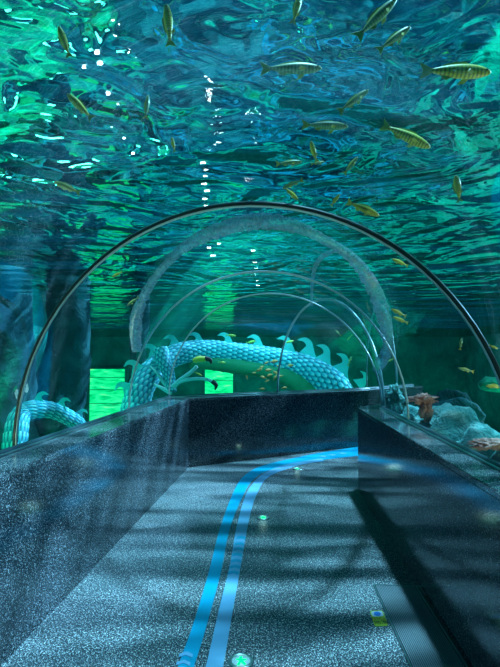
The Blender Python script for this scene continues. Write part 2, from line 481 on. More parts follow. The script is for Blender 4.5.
# lamps hanging in the hall above the water
def hall_lamp(px, py, z, length, yaw, label):
    d = ray(px, py); t = (z - EYE) / d.z
    p = Vector((d.x * t, d.y * t, z))
    r = empty('hall_lamp', p, (0, 0, yaw)); tag(r, label, 'lamp', 'lamps above the water')
    bm = bmesh.new(); box(bm, (0, 0, 0.02), (length + 0.04, 0.05, 0.04)); new_obj('housing', bm, M_STEEL, r, False)
    bm = bmesh.new(); tube(bm, [(-length / 2, 0, -0.02), (length / 2, 0, -0.02)], 0.014, 10); new_obj('lamp_tube', bm, M_LAMP, r)
LAMP_AT = [(100, 62, 0.5), (108, 92, 0.4), (112, 126, 0.35), (133, 152, 0.35), (205, 175, 0.4), (206, 205, 0.5), (255, 262, 0.7), (257, 280, 0.7), (203, 162, .4), (206, 169, .4), (204, 183, .5), (207, 190, .5), (205, 198, .5), (209, 247, .6), (213, 255, .7), (219, 243, .5), (253, 250, .7), (256, 268, .7), (254, 274, .7), (258, 285, .8), (97, 51, .4), (84, 66, .3), (118, 103, .3), (124, 137, .3)]
for px, py, ln in LAMP_AT:
    hall_lamp(px, py, 5.0, ln * (0.11 if px < 150 else 0.2), 0.0, 'white lamp glinting through the ripples at upper left' if px < 150 else 'white lamp in the row glinting just above the near arch' if py < 230 else 'white lamp in the distant glinting row above the second arch')

# ------------------------------------------------------------------ floor markings
def ribbon_px(name, left, right, material, label, z=0.0, th=0.003, parent=None, steps=6):
    """flat tape on the floor between two pixel outlines that run along the floor"""
    L_ = spline([tuple(atz(*p, 0)) for p in left], steps); R_ = spline([tuple(atz(*p, 0)) for p in right], steps)
    bm = bmesh.new(); rows = []
    for a, b_ in zip(L_, R_):
        rows.append([bm.verts.new((a[0], a[1], z)), bm.verts.new((b_[0], b_[1], z)), bm.verts.new((b_[0], b_[1], z + th)), bm.verts.new((a[0], a[1], z + th))])
    for r0, r1 in zip(rows, rows[1:]):
        for k in range(4):
            bm.faces.new((r0[k], r0[(k + 1) % 4], r1[(k + 1) % 4], r1[k]))
    bm.faces.new(rows[0]); bm.faces.new(list(reversed(rows[-1])))
    bmesh.ops.recalc_face_normals(bm, faces=bm.faces)
    return new_obj(name, bm, material, parent, smooth=False)
blue_l = [(163, 720), (178, 667), (192, 628), (208, 575), (221, 525), (235, 489), (245, 475), (262, 466), (290, 459), (320, 453), (357, 447), (385, 443)]
blue_r = [(178, 720), (194, 667), (206, 628), (221, 572), (231, 525), (246, 490), (255, 478), (270, 470), (295, 464), (322, 460), (357, 456), (385, 451)]
bt = tag(ribbon_px('floor_stripe', blue_l, blue_r, M_BLUE, ''), 'bright blue guide stripe along the floor, the left and darker one', 'floor marking', kind='thing')
pale_l = [(193, 720), (206, 667), (219, 610), (230, 565), (236, 530), (244, 500), (251, 486), (262, 475), (280, 466.5), (300, 462), (322, 458.5)]
pale_r = [(210, 720), (223, 667), (233, 610), (241, 565), (247, 530), (252, 508), (257, 494), (266, 479), (284, 470), (303, 464.5), (324, 461.5)]
pt = tag(ribbon_px('floor_stripe', pale_l, pale_r, M_PALE, '', z=0.0005, th=0.004), 'pale blue guide stripe along the floor, the right and lighter one', 'floor marking', kind='thing')
def chevrons(parent, centers, mats_, wid):
    """centers: pixel positions of each band, ordered away from the viewer"""
    ps = [atz(x, y, 0) for x, y in centers]
    for i, p in enumerate(ps):
        q = ps[min(i + 1, len(ps) - 1)]; p0 = ps[max(i - 1, 0)]
        t = (q - p0).normalized(); s = Vector((t.y, -t.x, 0))
        dl = (q - p0).length / (2 if 0 < i < len(ps) - 1 else 1)
        bm = bmesh.new(); h = wid / 2; a = dl * 0.45; k = wid * 0.30
        pts = [p - s * h - t * k, p + t * 0, p + s * h - t * k, p + s * h - t * (k - a), p + t * a, p - s * h - t * (k - a)]
        prism(bm, [(v.x, v.y) for v in pts], 0.0046, 0.0056)
        o = new_obj('chevron', bm, mats_[i % len(mats_)], parent, smooth=False)
chevrons(pt, [(233.5, 574), (235, 568), (236, 562), (237, 556), (238.5, 550), (239.5, 545), (241, 539)], [M_BLUE], 0.072)
chevrons(bt, [(181.5, 671), (183.5, 664), (186, 656)], [M_PALE], 0.066)
chevrons(bt, [(322, 457), (331, 455.3), (341, 453.8)], [M_PALE], 0.10)

# floor guide lights
def guide_light(px, py, label, r=0.062):
    p = atz(px, py, 0)
    root = empty('floor_guide_light', p); tag(root, label, 'floor light', 'round guide lights set in the floor')
    bm = bmesh.new()
    prof = [(r, 0), (r, 0.004), (r * 0.9, 0.009), (r * 0.74, 0.009), (r * 0.72, 0.004)]
    n = 32; rings = []
    for rr, z in prof: rings.append([bm.verts.new((rr * math.cos(2 * PI * k / n), rr * math.sin(2 * PI * k / n), z)) for k in range(n)])
    for a, b_ in zip(rings, rings[1:]):
        for k in range(n): bm.faces.new((a[k], a[(k + 1) % n], b_[(k + 1) % n], b_[k]))
    new_obj('steel_ring', bm, M_STEEL, root)
    bm = bmesh.new()
    prism(bm, [(r * 0.73 * math.cos(2 * PI * k / n), r * 0.73 * math.sin(2 * PI * k / n)) for k in range(n)], 0.001, 0.005)
    new_obj('lens', bm, M_LENS, root, False)
    # running figure / arrow emblem lit green
    bm = bmesh.new(); s = r
    prism(bm, [(-.30 * s, -.50 * s), (-.10 * s, -.50 * s), (0, -.15 * s), (.25 * s, -.5 * s), (.40 * s, -.40 * s), (.15 * s, .02 * s), (.42 * s, .10 * s), (.40 * s, .22 * s), (.05 * s, .22 * s), (-.35 * s, .28 * s), (-.40 * s, .15 * s), (-.12 * s, .05 * s)], 0.005, 0.007)
    prism(bm, [(-.02 * s + .13 * s * math.cos(2 * PI * k / 10), .40 * s + .13 * s * math.sin(2 * PI * k / 10)) for k in range(10)], 0.005, 0.007)
    new_obj('green_emblem', bm, M_GLOW, root, False)
    lt = light('guide_light_lamp', 'POINT', (0, 0, 0.05), (0.5, 1.0, 0.9), 0.12, shadow_soft_size=0.03); lt.parent = root
M_LENS, _nt, _b = mat('frosted_lens', (0.25, 0.38, 0.42), 0.2)
guide_light(241, 662, 'round green lit guide light in the floor nearest the viewer')
guide_light(263, 518, 'small green guide light in the floor right of the chevrons')
guide_light(297, 469, 'farthest guide light in the floor, before the bend')

# drain grate
ga, gb, gc, gd = [atz(*p, 0) for p in ((373, 585.5), (421, 587.5), (500, 703), (426, 703))]
root = empty('drain_grate', (ga + gc) / 2); tag(root, 'long slatted metal drain grate at the foot of the right parapet', 'grate')
org = Vector(root.location)
u = (gb - ga); u.z = 0; wid = u.length; v_ = (gd - ga); ln = v_.length
un, vn = u.normalized(), v_.normalized()
def gp(a, b_): p = ga + un * a + vn * b_ - org; return (p.x, p.y)
bm = bmesh.new()
prism(bm, [gp(0, 0), gp(wid, 0), gp(wid, ln), gp(0, ln)], 0.0005, 0.002); new_obj('pit_shade_sheet', bm, M_BLACK, root, False)  # thin black sheet painted in for the shade below the slats
bm = bmesh.new(); t = 0.008
for q in ([gp(0, 0), gp(wid, 0), gp(wid, t), gp(0, t)], [gp(0, 0), gp(t, 0), gp(t, ln), gp(0, ln)], [gp(wid - t, 0), gp(wid, 0), gp(wid, ln), gp(wid - t, ln)],
          [gp(0, ln - t), gp(wid, ln - t), gp(wid, ln), gp(0, ln)], [gp(wid - .035, 0), gp(wid - .030, 0), gp(wid - .030, ln), gp(wid - .035, ln)]):
    prism(bm, q, 0.002, 0.011)
new_obj('frame', bm, M_STEEL, root, False)
ns = 24
M_SLAT, _, _ = mat('slat_steel', (0.36, 0.40, 0.44), 0.4, 0.3)
for i in range(ns):
    x = 0.012 + (wid - 0.054) * (i + 0.5) / ns; h = (wid - 0.054) / ns * 0.21
    bm = bmesh.new(); prism(bm, [gp(x - h, t), gp(x + h, t), gp(x + h, ln - t), gp(x - h, ln - t)], 0.002, 0.009)
    new_obj('slat', bm, M_SLAT, root, False)

# yellow caution sticker
s0, s1, s2, s3 = [atz(*p, 0) for p in ((369.5, 611), (383, 611), (388, 625.5), (375, 627))]
sc_c = (s0 + s1 + s2 + s3) / 4; ux = ((s1 - s0) + (s2 - s3)).normalized(); uy = ((s0 - s3) + (s1 - s2)).normalized()
sw = ((s1 - s0).length + (s2 - s3).length) / 2; sh = ((s0 - s3).length + (s1 - s2).length) / 2
root = empty('floor_sticker', sc_c); tag(root, 'small yellow caution sticker with a blue round sign beside the grate', 'sticker')
def sp(a, b_): p = ux * (a * sw) + uy * (b_ * sh); return (p.x, p.y)
def rrect(x0, y0, x1, y1, r):
    out = []
    for cx_, cy_, a0 in ((x1 - r, y1 - r, 0), (x0 + r, y1 - r, 90), (x0 + r, y0 + r, 180), (x1 - r, y0 + r, 270)):
        for k in range(5):
            a = math.radians(a0 + k * 22.5); out.append((cx_ + r * math.cos(a), cy_ + r * math.sin(a)))
    return out
bm = bmesh.new(); prism(bm, [sp(*p) for p in rrect(-.5, -.5, .5, .5, .14)], 0.0003, 0.002); new_obj('backing', bm, M_YEL, root, False)
bm = bmesh.new(); prism(bm, [sp(*p) for p in rrect(-.44, .10, .44, .46, .14)], 0.002, 0.0024); new_obj('white_band', bm, M_WHITE, root, False)
bm = bmesh.new(); prism(bm, [sp(0.0 + .26 * math.cos(a * PI / 12), .28 + .15 * math.sin(a * PI / 12)) for a in range(24)], 0.0024, 0.0030); new_obj('blue_sign', bm, M_SBLUE, root, False)
def text_obj(txt, size, loc2, material, parent, name):
    cu = bpy.data.curves.new(name, 'FONT'); cu.body = txt; cu.size = size; cu.align_x = 'CENTER'; cu.align_y = 'CENTER'; cu.extrude = 0.0003
    cu.materials.append(material)
    o = bpy.data.objects.new(name, cu); C.objects.link(o); o.parent = parent
    bpy.context.view_layer.update()
    me = bpy.data.meshes.new_from_object(o.evaluated_get(bpy.context.evaluated_depsgraph_get()))
    bpy.data.objects.remove(o); o = bpy.data.objects.new(name, me); C.objects.link(o); o.parent = parent
    o.location = (loc2[0], loc2[1], 0.0027); o.rotation_euler = (0, 0, math.atan2(ux.y, ux.x)); return o
text_obj('\u5c0f\u5fc3', 0.040, sp(-0.05, -0.04), M_RED, root, 'red_lettering')
text_obj('\u5730\u6ed1', 0.040, sp(0.05, -0.30), M_INK, root, 'dark_lettering')

# ------------------------------------------------------------------ seam band lying on the outside of the tunnel
def seam_mat():
    m = bpy.data.materials.new('milky_joint'); m.use_nodes = True; nt = m.node_tree
    b = nt.nodes['Principled BSDF']; b.inputs['Roughness'].default_value = 0.35
    v = coords(nt); n = noise_tex(nt, v, 22, 4, 0.7, 1.0)
    r = ramp(nt, n.outputs[0], [(0.3, (0.12, 0.34, 0.48)), (0.7, (0.25, 0.52, 0.66))]); nt.links.new(r.outputs[0], b.inputs['Base Color'])
    r2 = ramp(nt, n.outputs[0], [(0.3, (0.35,) * 3), (0.7, (0.65,) * 3)]); nt.links.new(r2.outputs[0], b.inputs['Alpha'])
    bump(nt, n.outputs[0], b, 0.25, 0.004); return m
M_SEAM = seam_mat()
def band(name, pts, label, parent=None, lift=0.055, jag=0.14, material=None):
    path = spline(pts, 10); bm = bmesh.new(); rows = []
    n = len(path); base_d = []
    for x, y, wd in path:
        loc, nrm, dist, d = shell_hit(x, y); base_d.append(dist if loc else 6)
    # smooth the distances
    for _ in range(8): base_d = [sum(base_d[max(0, i - 2):i + 3]) / len(base_d[max(0, i - 2):i + 3]) for i in range(n)]
    for i, (x, y, wd) in enumerate(path):
        x0, y0, _ = path[max(0, i - 1)]; x1, y1, _ = path[min(n - 1, i + 1)]
        tx, ty = x1 - x0, y1 - y0; l = math.hypot(tx, ty) or 1; nx_, ny_ = -ty / l, tx / l
        j1 = wd * (0.5 + jag * (mnoise.noise(Vector((i * 0.5, 1, 0))))); j2 = wd * (0.5 + jag * 1.6 * (mnoise.noise(Vector((i * 0.6, 5, 0)))))
        row = []
        for s, j in ((-1, j1), (1, j2)):
            dd = ray(x + nx_ * j * s, y + ny_ * j * s).normalized()
            for e in (lift, lift + 0.03):
                row.append(bm.verts.new(Vector((0, 0, EYE)) + dd * (base_d[i] + e + 0.04)))
        rows.append([row[0], row[1], row[3], row[2]])
    for r0, r1 in zip(rows, rows[1:]):
        for k in range(4): bm.faces.new((r0[k], r0[(k + 1) % 4], r1[(k + 1) % 4], r1[k]))
    bm.faces.new(rows[0]); bm.faces.new(list(reversed(rows[-1])))
    bmesh.ops.recalc_face_normals(bm, faces=bm.faces)
    return new_obj(name, bm, material or M_SEAM, parent)
bo = band('joint_band', [(137, 352, 9), (136, 342, 11), (136, 320, 13), (143, 298, 10), (158, 274, 8), (178, 252, 10), (200, 238, 13), (225, 228, 15), (250, 222, 17), (275, 222, 16), (300, 228, 12), (325, 240, 9), (347, 254, 10), (364, 272, 13), (377, 296, 15), (385, 322, 14), (388, 345, 11), (381, 362, 12), (375, 372, 7)], '')
tag(bo, 'milky ragged edged joint band arching just outside the thin arches', 'joint band')
bo2 = band('joint_branch', [(312, 306, 2.5), (312, 285, 3), (315, 268, 4), (323, 256, 5), (338, 249, 4)], '', parent=bo, jag=0.1)

# ------------------------------------------------------------------ dragon sculpture
def scale_mat():
    m, nt, b = mat('dragon_scales', rough=0.55, spec=0.3)
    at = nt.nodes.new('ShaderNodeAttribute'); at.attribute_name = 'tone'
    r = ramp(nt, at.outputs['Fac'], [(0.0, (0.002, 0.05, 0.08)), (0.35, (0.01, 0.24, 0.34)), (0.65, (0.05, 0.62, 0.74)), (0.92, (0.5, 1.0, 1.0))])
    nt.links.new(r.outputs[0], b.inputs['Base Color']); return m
M_SCALE = scale_mat()
M_FIN, nt_, b_m = mat('dragon_fin', (0.10, 0.75, 0.72), 0.6)
M_BELLY, nt_, b_m = mat('dragon_belly', (0.02, 0.30, 0.14), 0.6)
M_TOE, nt_, b_m = mat('dragon_toe', (0.55, 0.9, 0.9), 0.6)
M_TALON_Y, nt_, b_m = mat('talon_yellow', (0.75, 0.70, 0.10), 0.5)
M_TALON_K, nt_, b_m = mat('talon_dark', (0.05, 0.03, 0.04), 0.4)
dragon = empty('dragon_sculpture', atd(190, 400, 9.5))
tag(dragon, 'turquoise scaled dragon sculpture coiling through the water behind the far parapet', 'dragon sculpture')
DORG = Vector(dragon.location)

def scaled_tube(name, ctrl, step, parent, n_around=96, material=None, s_len=0.125, s_w=0.105, belly=None):
    """ctrl: (px, py, dist, radius_m); overlapping scale relief pressed into the mesh"""
    P = [(*atd(x, y, d), r) for x, y, d, r in ctrl]
    path = spline(P, 14)
    # resample
    pts = [Vector(p[:3]) for p in path]; cum = [0]
    for a, b_ in zip(pts, pts[1:]): cum.append(cum[-1] + (b_ - a).length)
    n = int(cum[-1] / step); bm = bmesh.new(); tone = []; rings = []; j = 0
    side = None
    for i in range(n + 1):
        s = cum[-1] * i / n
        while j < len(cum) - 2 and cum[j + 1] < s: j += 1
        f = (s - cum[j]) / max(1e-6, cum[j + 1] - cum[j])
        p = pts[j].lerp(pts[j + 1], f); r = path[j][3] * (1 - f) + path[j + 1][3] * f
        a0 = pts[max(0, j - 3)]; a1 = pts[min(len(pts) - 1, j + 4)]; t = (a1 - a0).normalized()
        toward = Vector((0, -1, 0)); u = (toward - t * toward.dot(t)).normalized(); v = t.cross(u)
        na = round(2 * PI * r / s_w); na = 16 if s_w > 0.1 else 10
        ring = []
        for k in range(n_around):
            a = 2 * PI * k / n_around
            U = s / s_len; V = k / n_around * na
            best = 0
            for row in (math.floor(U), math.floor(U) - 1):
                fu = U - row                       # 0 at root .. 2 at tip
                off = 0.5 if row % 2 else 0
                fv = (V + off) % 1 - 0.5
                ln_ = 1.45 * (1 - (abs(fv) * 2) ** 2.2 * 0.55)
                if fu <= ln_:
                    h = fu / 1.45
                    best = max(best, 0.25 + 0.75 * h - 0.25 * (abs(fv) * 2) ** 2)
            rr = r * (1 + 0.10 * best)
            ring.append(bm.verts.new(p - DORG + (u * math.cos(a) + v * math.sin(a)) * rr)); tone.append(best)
        rings.append(ring)
    for a, b_ in zip(rings, rings[1:]):
        for k in range(n_around): bm.faces.new((a[k], a[(k + 1) % n_around], b_[(k + 1) % n_around], b_[k]))
    bm.faces.new(list(reversed(rings[0]))); bm.faces.new(rings[-1])
    bmesh.ops.recalc_face_normals(bm, faces=bm.faces)
    o = new_obj(name, bm, material or M_SCALE, parent)
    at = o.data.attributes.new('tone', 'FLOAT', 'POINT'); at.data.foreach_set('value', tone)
    return o
BODY = [(14, 475, 6.6, .15), (16, 435, 6.7, .15), (22, 414, 6.9, .13), (42, 409, 7.1, .12), (64, 415, 7.4, .11), (82, 430, 7.8, .12), (100, 470, 8.2, .18),
        (124, 455, 8.8, .24), (134, 412, 9.2, .25), (143, 384, 9.5, .24), (160, 364, 9.9, .22), (182, 353, 10.3, .22), (205, 350, 10.6, .21), (235, 353, 10.8, .22), (265, 357, 10.9, .235), (295, 364, 11, .26), (318, 375, 11, .31), (336, 392, 11, .36), (344, 425, 11, .38)]
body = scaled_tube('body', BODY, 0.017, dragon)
def belly_tube():
    pts = [(190, 360, 10.55, .17), (215, 362, 10.7, .19), (242, 366, 10.8, .20), (268, 370, 10.9, .20), (290, 378, 10.95, .22), (306, 392, 10.98, .24), (314, 415, 11, .24)]
    P = spline([(*(atd(x, y, d) - DORG), r) for x, y, d, r in pts], 12)
    bm = bmesh.new(); tube(bm, [p[:3] for p in P], [p[3] * (1 + .05 * (i % 4 == 0)) for i, p in enumerate(P)], 20)
    o = new_obj('belly', bm, M_BELLY, dragon); o['label'] = 'green ribbed belly under the turquoise scales'; return o
belly_tube()
# hooked dorsal fins
def dorsal(px, py, dist, size, flip=1, rot=0):
    out = spline([(-0.55, -0.35), (-0.30, 0.05), (-0.10, 0.40), (-0.35, 0.62), (-0.75, 0.62), (-0.30, 0.92), (0.15, 0.78), (0.40, 0.40), (0.62, 0.0), (0.95, -0.35)], 5)
    ds = []
    bm = bmesh.new(); fr, bk = [], []
    cr, sr = math.cos(math.radians(rot)), math.sin(math.radians(rot)); c = atd(px, py, dist) - DORG
    for x, z in out:
        x *= flip; X = x * cr - z * sr; Z = x * sr + z * cr
        th = 0.05 * size * max(0.15, 1 - abs(z))
        fr.append(bm.verts.new(c + Vector((X * size, -th, Z * size)))); bk.append(bm.verts.new(c + Vector((X * size, th, Z * size))))
    e = len(fr)
    bm.faces.new(fr); bm.faces.new(list(reversed(bk)))
    for k in range(e): bm.faces.new((fr[k], bk[k], bk[(k + 1) % e], fr[(k + 1) % e]))
    bmesh.ops.triangulate(bm, faces=bm.faces[:2]); bmesh.ops.recalc_face_normals(bm, faces=bm.faces)
    return new_obj('dorsal_fin', bm, M_FIN, dragon, smooth=False)
for a in [(40, 402, 7.05, .17, -1, 0), (62, 406, 7.3, .15, -1, -12), (80, 415, 7.7, .13, -1, -30),
          (127, 390, 9.2, .24, 1, 45), (136, 370, 9.5, .26, 1, 25), (153, 354, 9.9, .26, 1, 18), (173, 345, 10.2, .25, 1, 8),
          (197, 343, 10.5, 0.26, 1, 0), (226, 344, 10.7, 0.28, 1, -4), (256, 346, 10.8, 0.28, 1, -4), (286, 349, 10.9, 0.32, 1, -8), (306, 352, 11, 0.35, 1, -15), (322, 359, 11, 0.35, 1, -28), (340, 368, 11, 0.35, 1, -36), (360, 382, 11, .26, 1, -52)]:
    dorsal(*a)
# scaled leg and clawed foot
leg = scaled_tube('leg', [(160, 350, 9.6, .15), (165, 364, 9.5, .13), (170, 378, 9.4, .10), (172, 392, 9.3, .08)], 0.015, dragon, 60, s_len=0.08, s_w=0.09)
leg['label'] = 'slim scaled leg reaching down to the claws'
def limb(name, pts, material, parent, label=None):
    P = spline([(*(atd(x, y, d) - DORG), r) for x, y, d, r in pts], 6)
    bm = bmesh.new(); tube(bm, [p[:3] for p in P], [p[3] for p in P], 10)
    o = new_obj(name, bm, material, parent)
    if label: o['label'] = label
    return o
t1 = limb('toe', [(170, 389, 9.3, .05), (180, 380, 9.25, .04), (190, 373, 9.2, .042), (197, 366, 9.2, .035)], M_TOE, dragon)
limb('talon', [(193, 361, 9.2, .04), (199, 359, 9.2, .06), (206, 359, 9.2, .05)], M_TALON_Y, t1, 'yellow claw sheath')
limb('talon_tip', [(205, 358, 9.19, .05), (210, 360, 9.19, .04), (211, 364, 9.19, .015)], M_TALON_K, t1, 'dark curved claw tip')
t2 = limb('toe', [(171, 390, 9.3, .045), (180, 382, 9.25, .035), (192, 379, 9.2, .035), (205, 379, 9.2, .03), (213, 382, 9.2, .032)], M_TOE, dragon)
limb('talon_tip', [(212, 381, 9.2, .045), (216, 385, 9.2, .04), (215, 390, 9.2, .012)], M_TALON_K, t2, 'dark curved claw tip')
limb('toe', [(171, 388, 9.35, .05), (164, 383, 9.4, .04), (158, 374, 9.4, .03), (150, 366, 9.4, .012)], M_TOE, dragon)
limb('toe', [(172, 393, 9.3, .06), (164, 389, 9.3, .04), (154, 384, 9.3, .02)], M_TOE, dragon)

# ------------------------------------------------------------------ rocks
def rock(name, c, size, material, label, cat='rock', seed=0, amp=0.35, sub=4, freq=1.4, group=None, stretch=None):
    bm = bmesh.new(); bmesh.ops.create_icosphere(bm, subdivisions=sub, radius=1.0)
    for v in bm.verts:
        d = v.co.normalized()
        k = 1 + amp * mnoise.fractal(d * freq + Vector((seed, seed * 2.1, 0)), 1.0, 2.0, 4)
        v.co = Vector((d.x * size[0], d.y * size[1], d.z * size[2])) * k
    o = new_obj(name, bm, material, None, True, c)
    return tag(o, label, cat, group)
def pillar(c, w0, w1, z0, z1, lean, material, label, seed):
    bm = bmesh.new(); n = 28; m = 26; rings = []
    for i in range(m + 1):
        t = i / m; z = z0 + (z1 - z0) * t; r = w0 + (w1 - w0) * t; ring = []
        for k in range(n):
            a = 2 * PI * k / n
            kk = 1 + 0.35 * mnoise.fractal(Vector((math.cos(a) * 1.2, math.sin(a) * 1.2, z * 0.9 + seed)), 1, 2, 4)
            ring.append(bm.verts.new((lean[0] * t + r * kk * math.cos(a), lean[1] * t + r * kk * math.sin(a), z)))
        rings.append(ring)
    for a, b_ in zip(rings, rings[1:]):
        for k in range(n): bm.faces.new((a[k], a[(k + 1) % n], b_[(k + 1) % n], b_[k]))
    bm.faces.new(list(reversed(rings[0]))); bm.faces.new(rings[-1])
    return tag(new_obj('rock_pillar', bm, material, None, True, (c[0], c[1], 0)), label, 'rock')
pillar(atd(46, 357, 10).to_2d(), .62, .40, Z_BED - .2, 3.1, (0.55, 0), M_ROCK, 'leaning blue grey rock pillar rising left of the green window', 3)
pillar(atd(4, 357, 9).to_2d(), .60, .55, Z_BED - .2, 3.1, (-0.1, 0), M_ROCK, 'dark rock pillar at the far left edge beside the near arch', 11)
pillar(atd(133, 357, 13).to_2d(), .17, .26, Z_BED - .2, 3.1, (0.2, 0), M_ROCK, 'slim grey rock column behind the dragon near the second arch', 19)
rock('boulder', atd(446, 446, 4.45), (.30, .30, .36), M_PALEROCK, 'large pale boulder heaped just beyond the right ledge', seed=1)
rock('boulder', atd(484, 464, 4.15), (.32, .30, .36), M_PALEROCK, 'broad pale boulder between the large boulder and the right edge of the picture', seed=4)
rock('boulder', atd(534, 486, 3.75), (.32, .30, .34), M_PALEROCK, 'pale boulder cut by the right edge of the picture, nearest of them', seed=6)
rock('boulder', atd(412, 432, 4.85), (.19, .17, .22), M_PALEROCK, 'smallest pale boulder at the far end of the right ledge', seed=9)
rock('reef_rock', atd(452, 424, 5.55), (.36, .18, .34), M_ROCK, 'dark reef rock standing behind the large pale boulder', seed=15)
rock('coral', atd(426, 411, 4.35), (.055, .055, .09), M_CORAL, 'upright pinkish coral lump on the rocks past the right ledge', 'coral', 2, .5)
rock('coral', atd(421, 399, 4.35), (.10, .05, .035), M_CORAL, 'flat pinkish coral branch perched above the upright coral lump', 'coral', 8, .9, 4, 2.5)
rock('coral', atd(489, 444, 3.75), (.13, .08, .035), M_CORAL, 'orange brown coral crust on the boulder at the right edge', 'coral', 5, .7, 4, 2.5)
rock('ornament_rock', atd(394, 400, 5.05), (.07, .06, .13), M_PALEROCK, 'knobbly statue like rock between the two pale arches at right', 'rock', 12, .9, 4, 2.4)
# sunken log
bm = bmesh.new()
tube(bm, [(-.34, 0, 0), (-.25, 0, .03), (0, 0, 0), (.6, .05, .02), (1.4, .1, .05)], [.05, .10, .10, .11, .10], 14)
tag(new_obj('sunken_log', bm, rocky('green_log', (0.01, .25, .15), (0.03, .5, .3), (0.1, .7, .45), 5, .6), None, True, atd(505, 386, 6.5)), 'green log hanging level in the water at the right edge', 'log')

# ------------------------------------------------------------------ fish
def fish_mat(name, back, flank, stripe, nstripe=5.5, lo=0.0):
    m, nt, b = mat(name, rough=0.4, spec=0.4)
    v = coords(nt, (nstripe, 1, 1)); 
    wv = nt.nodes.new('ShaderNodeTexWave'); wv.inputs['Scale'].default_value = 1.0; wv.inputs['Distortion'].default_value = 0.8
    nt.links.new(v, wv.inputs[0])
    r = ramp(nt, wv.outputs[0], [(0.35, stripe), (0.6, flank)])
    sep = nt.nodes.new('ShaderNodeSeparateXYZ'); tc = nt.nodes.new('ShaderNodeTexCoord'); nt.links.new(tc.outputs['Object'], sep.inputs[0])
    r2 = ramp(nt, sep.outputs[2], [(0.0, (0, 0, 0)), (0.10, (1, 1, 1))])
    mx = nt.nodes.new('ShaderNodeMix'); mx.data_type = 'RGBA'
    nt.links.new(r2.outputs[0], mx.inputs[0]); nt.links.new(r.outputs[0], mx.inputs[6]); mx.inputs[7].default_value = (*back, 1)
    nt.links.new(mx.outputs[2], b.inputs['Base Color']); return m
M_FY = fish_mat('yellow_striped_fish', (0.85, 0.85, 0.12), (0.50, 0.58, 0.10), (0.22, 0.30, 0.07))
M_FG = fish_mat('green_striped_fish', (0.70, 0.80, 0.20), (0.16, 0.36, 0.20), (0.08, 0.22, 0.13))
M_FO = fish_mat('orange_fish', (1.0, 0.30, 0.10), (1.0, 0.28, 0.10), (0.9, 0.20, 0.07))
M_FT, _, _ = mat('fish_fin', (0.42, 0.50, 0.12), 0.5)
M_FTO, _, _ = mat('orange_fish_fin', (0.75, 0.42, 0.2), 0.5)
M_EYE, _, _ = mat('fish_eye', (0.005, 0.005, 0.005), 0.1)
def plate(bm, pts, th, mat=0):
    a = [bm.verts.new((x, th * (0.4 if i else 1), z)) for i, (x, z) in enumerate(pts)]; b_ = [bm.verts.new((x, -th * (0.4 if i else 1), z)) for i, (x, z) in enumerate(pts)]
    n = len(a); bm.faces.new(a); bm.faces.new(list(reversed(b_)))
    for k in range(n): bm.faces.new((a[k], b_[k], b_[(k + 1) % n], a[(k + 1) % n]))
    bmesh.ops.recalc_face_normals(bm, faces=bm.faces)
def make_fish(mb, mf, depth=1.0, bend=0.0):
    """unit long fish, head at +x 0.5"""
    root = empty('fish')
    prof = [(.50, .004), (.485, .035), (.45, .062), (.38, .095), (.28, .122), (.16, .135), (.04, .130), (-.08, .112), (-.20, .082), (-.30, .050), (-.36, .034)]
    bm = bmesh.new(); rings = []; n = 16
    for x, h in prof:
        hh = h * depth; wd = h * 0.55
        cy_ = bend * (x - .1) ** 2 * (1 if x < .1 else .3)
        rings.append([bm.verts.new((x, cy_ + wd * math.cos(2 * PI * k / n), hh * math.sin(2 * PI * k / n) + .01)) for k in range(n)])
    for a, b_ in zip(rings, rings[1:]):
        for k in range(n): bm.faces.new((a[k], b_[k], b_[(k + 1) % n], a[(k + 1) % n]))
    bm.faces.new(rings[0]); bm.faces.new(list(reversed(rings[-1])))
    bmesh.ops.recalc_face_normals(bm, faces=bm.faces)
    new_obj('body', bm, mb, root)
    by = bend * .21
    bm = bmesh.new(); plate(bm, [(-.345, .03), (-.42, .08), (-.52, .135), (-.47, .01), (-.52, -.12), (-.42, -.07), (-.345, -.02)], .009)
    bmesh.ops.translate(bm, verts=bm.verts, vec=(0, by, 0)); new_obj('tail_fin', bm, mf, root, False)
    bm = bmesh.new(); plate(bm, [(.22, .11 * depth), (.14, .20 * depth), (-.02, .185 * depth), (-.18, .13 * depth), (-.22, .07 * depth)], .007); new_obj('dorsal_fin', bm, mf, root, False)
    bm = bmesh.new(); plate(bm, [(-.06, -.10 * depth), (-.14, -.16 * depth), (-.22, -.10 * depth), (-.20, -.06 * depth)], .007); new_obj('anal_fin', bm, mf, root, False)
    for s in (-1, 1):
        bm = bmesh.new(); plate(bm, [(.24, -.03), (.12, -.02), (.06, -.09), (.14, -.10)], .005)
        bmesh.ops.rotate(bm, verts=bm.verts, cent=(.24, 0, -.03), matrix=Matrix.Rotation(-s * .6, 3, 'Z')); bmesh.ops.translate(bm, verts=bm.verts, vec=(0, s * .062, 0))
        new_obj('pectoral_fin', bm, mf, root, False)
        bm = bmesh.new(); bmesh.ops.create_icosphere(bm, subdivisions=2, radius=.017); bmesh.ops.translate(bm, verts=bm.verts, vec=(.425, s * .036, .025)); new_obj('eye', bm, M_EYE, root)
    return root
protos = {'y': make_fish(M_FY, M_FT, .78), 'g': make_fish(M_FG, M_FT, .68), 'b': make_fish(M_FY, M_FT, .95, .6), 'o': make_fish(M_FO, M_FTO, 1.35)}
used = set()
def copy_fish(kind):
    src = protos[kind]
    if kind not in used: used.add(kind); return src
    r = src.copy(); C.objects.link(r)
    for ch in src.children:
        c = ch.copy(); C.objects.link(c); c.parent = r
    return r
